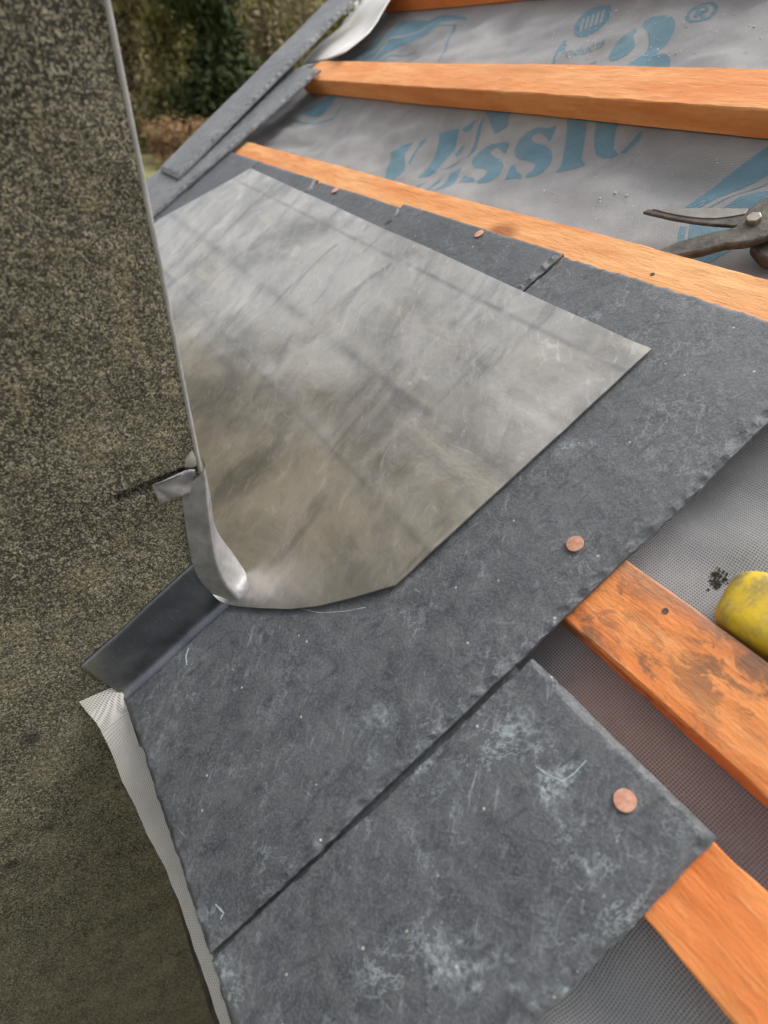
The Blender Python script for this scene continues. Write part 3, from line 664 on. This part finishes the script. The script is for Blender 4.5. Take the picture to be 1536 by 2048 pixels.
for k in range(K): fs.append((NT+K+k, NT+k, NT+(k+1) % K, NT+K+(k+1) % K))
sh = mk('lead_sheet', vs, fs, MAT['lead'], (-0.40, 0.06, 0.036), lead)
for p in sh.data.polygons[-K:]: p.use_smooth = False
for p in sh.data.polygons: pass
if sh.data.polygons[0].normal.z < 0: sh.data.flip_normals()
# upstand on the hidden upslope face of the chimney
upv = Vector((0, sP, cP)); vs, fs = [], []
for i in range(40):
    u = -0.340 - 0.74*i/39
    for j in range(6): vs.append(Vector((u, -0.1150, 0.048)) + upv*(0.10*j/5))
for i in range(39):
    for j in range(5): fs.append((i*6+j, i*6+j+1, (i+1)*6+j+1, (i+1)*6+j))
mk('back_upstand', vs, fs, MAT['lead'], (-0.5, -0.115, 0.05), lead)
# the piece bossed round the corner
SEC = [  # outer edge on the chimney face, crease, then three points rolling over to the back or out to the sheet (mm, roof frame)
    ((-335.5, -69.1, 134.1), (-332.5, -48.9, 136.4), (-336.5, -46.9, 135.4), (-344.5, -46.1, 132.4), (-362.5, -45.9, 126.4)),
    ((-335.5, -73.7, 127.5), (-332.2, -52.7, 130.7), (-336.2, -50.7, 129.7), (-344.2, -49.9, 126.7), (-362.2, -49.7, 120.7)),
    ((-335.5, -84.8, 112.4), (-331.8, -65.3, 114.0), (-335.5, -63.3, 112.6), (-343.5, -62.2, 108.5), (-360.0, -61.5, 101.0)),
    ((-335.3, -97.4, 94.3), (-331.0, -79.6, 93.8), (-335.0, -78.8, 91.4), (-342.0, -78.6, 87.0), (-355.0, -78.0, 78.0)),
    ((-335.0, -106.2, 80.4), (-330.2, -89.6, 79.5), (-333.4, -88.4, 75.8), (-338.5, -86.8, 69.0), (-346.0, -83.5, 56.0)),
    ((-334.5, -111.8, 66.6), (-329.2, -96.8, 66.2), (-331.0, -95.2, 60.4), (-333.5, -92.2, 52.0), (-337.0, -87.0, 41.5)),
    ((-333.8, -114.3, 54.5), (-327.2, -101.2, 54.8), (-327.4, -98.8, 49.0), (-328.0, -95.2, 43.6), (-329.2, -89.0, 39.6)),
    ((-332.0, -115.0, 45.5), (-324.0, -103.4, 46.0), (-322.6, -99.5, 42.6), (-321.5, -94.0, 40.9), (-321.0, -86.5, 39.5)),
    ((-328.0, -114.0, 40.3), (-320.2, -104.0, 39.9), (-318.0, -99.6, 39.6), (-316.0, -94.0, 39.4), (-314.0, -86.5, 39.0))]
sec = []
for row in SEC:
    O, Kp, Q1, Q2, Q3 = (Vector(p)*0.001 for p in row)
    sec.append([O + Vector((-0.0016, 0, 0)), O, O.lerp(Kp, 0.35) + Vector((-0.0004, 0, 0)), O.lerp(Kp, 0.72) + Vector((-0.0005, 0, 0)), Kp, Q1, Q2, Q3])
def cr(P, t):
    n = len(P)-1; x = t*n; i = min(int(x), n-1); s = x-i; p0, p1, p2, p3 = P[max(i-1, 0)], P[i], P[i+1], P[min(i+2, n)]
    return 0.5*((2*p1) + (p2-p0)*s + (2*p0-5*p1+4*p2-p3)*s*s + (3*p1-p0-3*p2+p3)*s*s*s)
na, nb = 44, 36; rows = [[cr([sec[i][k] for i in range(9)], a/(na-1)) for k in range(8)] for a in range(na)]
vs = [cr(rows[a], b/(nb-1)) for a in range(na) for b in range(nb)]
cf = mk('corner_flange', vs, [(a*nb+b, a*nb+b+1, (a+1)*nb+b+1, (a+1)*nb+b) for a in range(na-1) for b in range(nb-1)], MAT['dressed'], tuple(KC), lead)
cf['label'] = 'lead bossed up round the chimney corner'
# folded tab tucked in the chase
tp = [(445,390),(560,345),(700,285),(760,258),(815,262),(797,330),(772,462),(690,490),(610,520),(520,560),(480,480)]
tv = [onu(200+x/4.267, 880+y/4.267, -0.3335 + 0.0012*math.sin(i*2.1)) for i, (x, y) in enumerate(tp)]
c0 = sum(tv, Vector())/len(tv); bm = bmesh.new(); prism(bm, tv, (-0.0016, 0, 0), (0, 0, 0))
bmesh.ops.triangulate(bm, faces=bm.faces[:]); 
for _ in range(3): bmesh.ops.subdivide_edges(bm, edges=[e for e in bm.edges if e.calc_length() > 0.003], cuts=1); bmesh.ops.triangulate(bm, faces=bm.faces[:])
for x in bm.verts: x.co.x += 0.0011*N(x.co.y*150, x.co.z*150, 3)
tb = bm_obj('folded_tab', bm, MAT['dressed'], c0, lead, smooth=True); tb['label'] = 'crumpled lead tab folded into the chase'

# soaker against the chimney face
vs = []; prof = []
for j in range(14): prof.append((-0.3362, 0.083 - (0.083-0.0405)*j/13))
for j in range(1, 10):
    a = math.pi/2*j/9; prof.append((-0.3362 + 0.0085*(1-math.cos(a)), 0.0405 - 0.0085*math.sin(a)))
for j in range(1, 8): prof.append((-0.3277 + 0.006*j, 0.0320))
ns = 50; sl_v = lambda w, t: (-0.2120 - (0.083-w)*0.19) + t*(0.116)
for i in range(ns):
    for (u, w) in prof:
        v_ = sl_v(w, i/(ns-1)); vs.append((u + 0.0005*N(v_*40, w*40), v_, w + 0.0008*N(v_*25, 3) + (zb(v_) - 0.0320 - 0.0006)*sstep(0.05, 0.034, w)))
K = len(prof); fs = [(i*K+j, (i+1)*K+j, (i+1)*K+j+1, i*K+j+1) for i in range(ns-1) for j in range(K-1)]
soak = mk('lead_soaker', vs, fs, MAT['soaker'], (UC, -0.16, 0.03)); tag(soak, 'dark smooth lead soaker strip standing against the chimney below the bossed corner', 'lead soaker')
md = soak.modifiers.new('thick', 'SOLIDIFY'); md.thickness = 0.0014; md.offset = 0

# ------------------------------------------------------------------ white verge strip
vs = []; na, nb = 46, 14
for i in range(na):
    t = i/(na-1); v_ = 0.556 + 0.26*t
    edge = -1.150 - 0.085*t + 0.008*math.sin(t*8.0) + 0.003*N(t*9, 3)
    for j in range(nb):
        s = j/(nb-1); u = -1.345 - 0.06*t + (edge + 1.345 + 0.06*t)*s
        vs.append((u, v_, 0.016 + 0.018*s*s + 0.003*math.sin(t*9+s*2)))
ws = mk('verge_strip', vs, [(i*nb+j, i*nb+j+1, (i+1)*nb+j+1, (i+1)*nb+j) for i in range(na-1) for j in range(nb-1)], MAT['white'], (-1.3, 0.6, 0.03))
tag(ws, 'curled white strip between the verge slates and the top batten', 'verge strip')
md = ws.modifiers.new('thick', 'SOLIDIFY'); md.thickness = 0.0015

# ------------------------------------------------------------------ tin snips
snips = empty('tin_snips', tuple(onw(1506, 441, 0.010)))
tag(snips, 'open rusty steel tin snips lying on the membrane at the right edge', 'tin snips')
zz = lambda pts, w: [onw(1236 + x/5.12, 360 + y/5.12, w) for x, y in pts]
def slab(name, pts, w0, w1, mat, bev=0.0008, sm=1):
    P = zz(pts, w1); P = smooth_poly(P, sm) if sm else P
    bm = bmesh.new(); prism(bm, P, (0, 0, w0-w1), (0, 0, 0)); bmesh.ops.recalc_face_normals(bm, faces=bm.faces[:]); bevel(bm, bev, 2)
    c = sum(P, Vector())/len(P); return bm_obj(name, bm, mat, c, snips)
slab('blade', [(250,325),(300,297),(600,288),(1000,286),(1355,288),(1420,330),(1330,470),(1190,466),(1000,455),(800,434),(560,396),(380,356)], 0.0105, 0.0135, MAT['steel'], 0.0009, 0)
slab('ground_face', [(360,296),(600,289),(1000,287),(1340,290),(1300,345),(1150,372),(1000,390),(850,387),(700,370),(520,338)], 0.0132, 0.0142, MAT['blade'], 0.0003, 0)
slab('jaw', [(330,745),(430,705),(620,625),(850,555),(1060,505),(1195,478),(1240,440),(1340,300),(1430,225),(1560,150),(1800,60),(1800,420),(1700,480),(1500,580),(1300,640),(1090,655),(850,725),(640,765),(420,800)], 0.0125, 0.0190, MAT['steel'], 0.0016, 0)
slab('handle', [(1340,640),(1500,580),(1800,480),(2600,500),(2600,640),(1800,700),(1536,820),(1440,760)], -0.001, 0.010, MAT['steel'], 0.0020, 0)
slab('handle', [(1700,120),(1900,60),(2700,80),(2700,200),(1900,300),(1750,330)], 0.006, 0.017, MAT['steel'], 0.0020, 0)
bc = zz([(1388, 412)], 0.0192)[0]; bm = bmesh.new(); rr = 0.0056
prism(bm, [(bc.x + rr*math.cos(math.pi/3*i+0.3), bc.y + rr*math.sin(math.pi/3*i+0.3), bc.z) for i in range(6)], (0, 0, -0.001), (0, 0, 0.0034)); bevel(bm, 0.0006, 2)
bo = bm_obj('hex_bolt', bm, MAT['bolt'], bc, snips)

# ------------------------------------------------------------------ yellow tool
yc = Vector((-0.0235, 0.1375, 0.0150)); a_, b_, c_ = 0.069, 0.0235, 0.0165
vs, fs = [], []; na, nb = 64, 40
def se(t, e): return math.copysign(abs(t)**e, t)
for i in range(nb+1):
    ph = -math.pi/2 + math.pi*i/nb
    for j in range(na):
        th_ = 2*math.pi*j/na
        x = a_*se(math.cos(ph), 0.4)*se(math.cos(th_), 0.30); y = b_*se(math.cos(ph), 0.4)*se(math.sin(th_), 0.42); zc = c_*se(math.sin(ph), 0.6)
        y *= 1.0 + 0.16*(x/a_); ang = 0.24
        vs.append((yc.x + x*math.cos(ang) - y*math.sin(ang), yc.y + x*math.sin(ang) + y*math.cos(ang), yc.z + zc))
for i in range(nb):
    for j in range(na): fs.append((i*na+j, i*na+(j+1) % na, (i+1)*na+(j+1) % na, (i+1)*na+j))
yt = mk('yellow_tool', vs, fs, MAT['yellow'], tuple(yc)); tag(yt, 'worn yellow plastic tool with rounded end beside the stained batten', 'tool')

# ------------------------------------------------------------------ mortar crumbs on the membrane
bm = bmesh.new(); rnd = random.Random(5)
def crumb(p, r):
    mt = Matrix.Translation(p) @ Matrix.Rotation(rnd.random()*6, 4, 'Z') @ Matrix.Diagonal((r*rnd.uniform(0.7, 1.6), r, r*0.7, 1))
    bmesh.ops.create_icosphere(bm, subdivisions=1, radius=1, matrix=mt)
for _ in range(150):
    px, py = rnd.uniform(1100, 1536), rnd.triangular(15, 260, 120)
    if 118 < py < 275: py = rnd.uniform(20, 118)
    p = onw(px, py, -0.003); p.z = hf(p.x, p.y) + 0.0004; crumb(p, rnd.choice((0.0005, 0.0007, 0.0007, 0.0011)))
for _ in range(60):
    px, py = rnd.uniform(950, 1480), rnd.uniform(280, 500)
    p = onw(px, py, -0.003); p.z = hf(p.x, p.y) + 0.0004; crumb(p, rnd.choice((0.0004, 0.0005, 0.0007)))
for px, py in ((1199, 389), (1087, 375), (1104, 380), (1252, 381), (1230, 378), (1198, 395), (1172, 118)):
    p = onw(px, py, -0.003); p.z = hf(p.x, p.y) + 0.0006; crumb(p, 0.0012)
cr_ = bm_obj('mortar_crumbs', bm, MAT['crumb']); tag(cr_, 'pale mortar crumbs scattered over the membrane at upper right', 'crumbs', kind='stuff')
# dark moss crumbs by the yellow tool
bm = bmesh.new()
for _ in range(70):
    px, py = rnd.gauss(1437, 9), rnd.gauss(1157, 9); p = onw(px, py, -0.003); p.z = hf(p.x, p.y) + 0.0004; crumb(p, rnd.choice((0.0004, 0.0006, 0.0008)))
mo = bm_obj('moss_crumbs', bm, mat_plain('dry_moss', (0.015, 0.012, 0.008), (0.05, 0.04, 0.025), 400, 0.95)); tag(mo, 'dark crumbs of moss on the membrane beside the yellow tool', 'crumbs', kind='stuff')

# ------------------------------------------------------------------ trees and scrub beyond the gable
def leaf_mat(name, a, b):
    q = M(name); i = q.n.new('ShaderNodeObjectInfo'); v = q.map()
    return q.out(q.mix(q.ramp(q.noise(v, 1.1, 4, 0.6), (0.35, 0.0), (0.65, 1.0)), a, b), 0.8, 0.0, None, 0.2)
BARK = mat_plain('bark', (0.055, 0.045, 0.03), (0.11, 0.09, 0.06), 5, 0.9, 0.0, 0.02, 20)
LM = dict(ever=leaf_mat('evergreen_leaf', (0.016, 0.026, 0.010), (0.060, 0.075, 0.026)), olive=leaf_mat('olive_leaf', (0.13, 0.12, 0.045), (0.24, 0.215, 0.085)),
          lime=leaf_mat('spring_leaf', (0.13, 0.13, 0.03), (0.22, 0.20, 0.06)), brown=leaf_mat('bracken', (0.20, 0.11, 0.055), (0.38, 0.25, 0.13)), twig=leaf_mat('bare_twigs', (0.16, 0.13, 0.075), (0.28, 0.235, 0.135)))
CW_ = MR3 @ CAM
def ground_pt(px, D):
    r = MR3 @ ray(px, 150); h = Vector((r.x, r.y, 0)).normalized()*D; x, y = CW_.x + h.x, CW_.y + h.y
    return Vector((x, y, GZ + 0.5*fbm(x*0.03, y*0.03) - 0.1))
def limb(bm, a, b, ra, rb, n=6):
    d_ = (b-a).normalized(); s = d_.orthogonal().normalized(); t = d_.cross(s)
    A = [bm.verts.new(a + (s*math.cos(6.283*i/n) + t*math.sin(6.283*i/n))*ra) for i in range(n)]; B = [bm.verts.new(b + (s*math.cos(6.283*i/n) + t*math.sin(6.283*i/n))*rb) for i in range(n)]
    for i in range(n): bm.faces.new((A[i], A[(i+1) % n], B[(i+1) % n], B[i]))
def tree(name, label, cat, px, D, H, R_, kind, leaves, lsize, trunk_r=0.22, base=0.25, seed=1, group='trees beyond the gable', gaps=0.0):
    rn = random.Random(seed); p0 = ground_pt(px, D); t = empty(name, tuple(p0), roof=False); tag(t, label, cat, group)
    bm = bmesh.new(); tips = []; pts = [p0 + Vector((0, 0, -0.4))]
    for k in range(1, 7): pts.append(p0 + Vector((rn.gauss(0, 0.03)*H*0.4, rn.gauss(0, 0.03)*H*0.4, H*0.92*k/6)))
    for k in range(6): limb(bm, pts[k], pts[k+1], trunk_r*(1-k/6.5), trunk_r*(1-(k+1)/6.5))
    nl = 26
    for k in range(nl):
        f_ = base + (0.95-base)*rn.random(); i = min(5, int(f_*6)); a = pts[i].lerp(pts[i+1], f_*6-i); an = rn.random()*6.283; Rr = R_*(0.55+0.5*rn.random())*(math.sin(math.pi*min(1, 0.18+0.8*(1-abs(f_-0.5)))) if kind != 'cone' else 1.1-f_)
        b = a + Vector((math.cos(an)*Rr, math.sin(an)*Rr, Rr*rn.uniform(0.15, 0.7))); m_ = a.lerp(b, 0.5) + Vector((rn.gauss(0, 0.1)*Rr, rn.gauss(0, 0.1)*Rr, 0.1*Rr))
        limb(bm, a, m_, trunk_r*0.34*(1.1-f_), trunk_r*0.2*(1.1-f_), 5); limb(bm, m_, b, trunk_r*0.2*(1.1-f_), 0.01, 5); tips += [m_, b]
        for _ in range(3):
            c_2 = b + Vector((rn.gauss(0, 0.3)*Rr, rn.gauss(0, 0.3)*Rr, rn.gauss(0.1, 0.25)*Rr)); limb(bm, m_.lerp(b, rn.random()), c_2, 0.03, 0.008, 4); tips.append(c_2)
    bm_obj('trunk', bm, BARK, tuple(p0), t, roof=False, smooth=True)
    vs, fs = [], []
    for _ in range(leaves):
        c = rn.choice(tips) + Vector((rn.gauss(0, 0.16), rn.gauss(0, 0.16), rn.gauss(0, 0.15)))*R_
        if gaps and N(c.x*0.45, c.y*0.45, c.z*0.45+seed) < gaps - 0.3: continue
        if c.z < p0.z + 0.05: c.z = p0.z + 0.05 + 0.3*rn.random()
        s = lsize*rn.uniform(0.6, 1.4); a = Vector((rn.gauss(0, 1), rn.gauss(0, 1), rn.gauss(0, 1))).normalized(); b = a.orthogonal().normalized(); b.rotate(Matrix.Rotation(rn.random()*6.28, 3, a))
        n0 = len(vs); vs += [c - b*s, c + a.cross(b)*s*0.45, c + b*s, c - a.cross(b)*s*0.45]; fs.append((n0, n0+1, n0+2, n0+3))
    mk('crown', vs, fs, mats_for[kind], tuple(p0), t, roof=False, smooth=False)
mats_for = dict(LM)
tree('evergreen_tree', 'dense dark evergreen tree directly above the verge slates', 'tree', 440, 52, 13, 3.6, 'ever', 9000, 0.34, 0.28, 0.08, 1)
tree('evergreen_tree', 'smaller dark evergreen to the left of the densest dark tree', 'tree', 345, 58, 12, 2.6, 'olive', 6000, 0.30, 0.24, 0.1, 2)
tree('hedgerow_tree', 'loose olive tree close against the chimney bead', 'tree', 262, 62, 12, 3.0, 'twig', 6000, 0.26, 0.2, 0.12, 3)
tree('bare_tree', 'bare branching tree with sky between its limbs, right of the dark tree', 'tree', 535, 56, 14, 3.2, 'twig', 1300, 0.22, 0.30, 0.35, 4)
tree('bare_tree', 'thin bare tree at the right end of the tree line', 'tree', 610, 66, 14, 3.4, 'twig', 1600, 0.22, 0.24, 0.3, 5)
tree('spring_shrub', 'yellow-green bush showing just above the topmost verge slate', 'bush', 625, 50, 5.6, 2.0, 'lime', 3800, 0.2, 0.1, 0.05, 6)
tree('hedgerow_tree', 'distant olive tree behind the bare trees', 'tree', 560, 84, 10, 4.0, 'olive', 5000, 0.34, 0.2, 0.1, 7)
tree('hedgerow_tree', 'distant brownish tree between chimney and dark tree', 'tree', 300, 86, 13, 4.6, 'olive', 7000, 0.36, 0.25, 0.1, 8)
tree('hedgerow_tree', 'distant thicket tree right behind the dark evergreen', 'tree', 480, 90, 11, 4.2, 'twig', 5000, 0.34, 0.2, 0.1, 9)
for k, (px, D, H, R_, kd) in enumerate(((230, 105, 15, 5.5, 'olive'), (285, 112, 15, 6, 'twig'), (350, 108, 15, 6, 'olive'), (420, 114, 15, 6, 'twig'), (500, 110, 12, 6, 'olive'), (570, 116, 11.5, 6, 'twig'), (640, 110, 11, 6, 'olive'))):
    tree('woodland_tree', 'distant woodland tree, ' + ('nearest the chimney bead', 'second from the chimney bead', 'third from the chimney bead', 'directly behind the dark evergreen', 'behind the first bare tree', 'behind the second bare tree', 'farthest right, above the verge slate')[k], 'tree', px, D, H, R_, kd, 5200, 0.55, 0.25, 0.06, 40+k, 'back row of distant woodland trees')
for k, (px, D, H, R_, kd, lb) in enumerate(((300, 49, 2.0, 1.3, 'brown', 'russet bracken bush just right of the chimney bead'), (345, 47, 2.3, 1.5, 'brown', 'broad russet bush under the dark evergreen'), (392, 46, 2.1, 1.2, 'brown', 'russet bush partly behind the topmost verge slate'), (255, 56, 2.2, 1.5, 'olive', 'olive scrub bush half hidden by the chimney'), (325, 42, 0.9, 0.9, 'olive', 'low green scrub nearest the roof edge'))):
    tree('scrub_bush', lb, 'bush', px, D, H, R_, kd, 2600, 0.11, 0.05, 0.02, 20+k, 'scrub bushes below the trees')

# tidy helper properties
for o in bpy.data.objects:
    if '_org' in o: del o['_org']
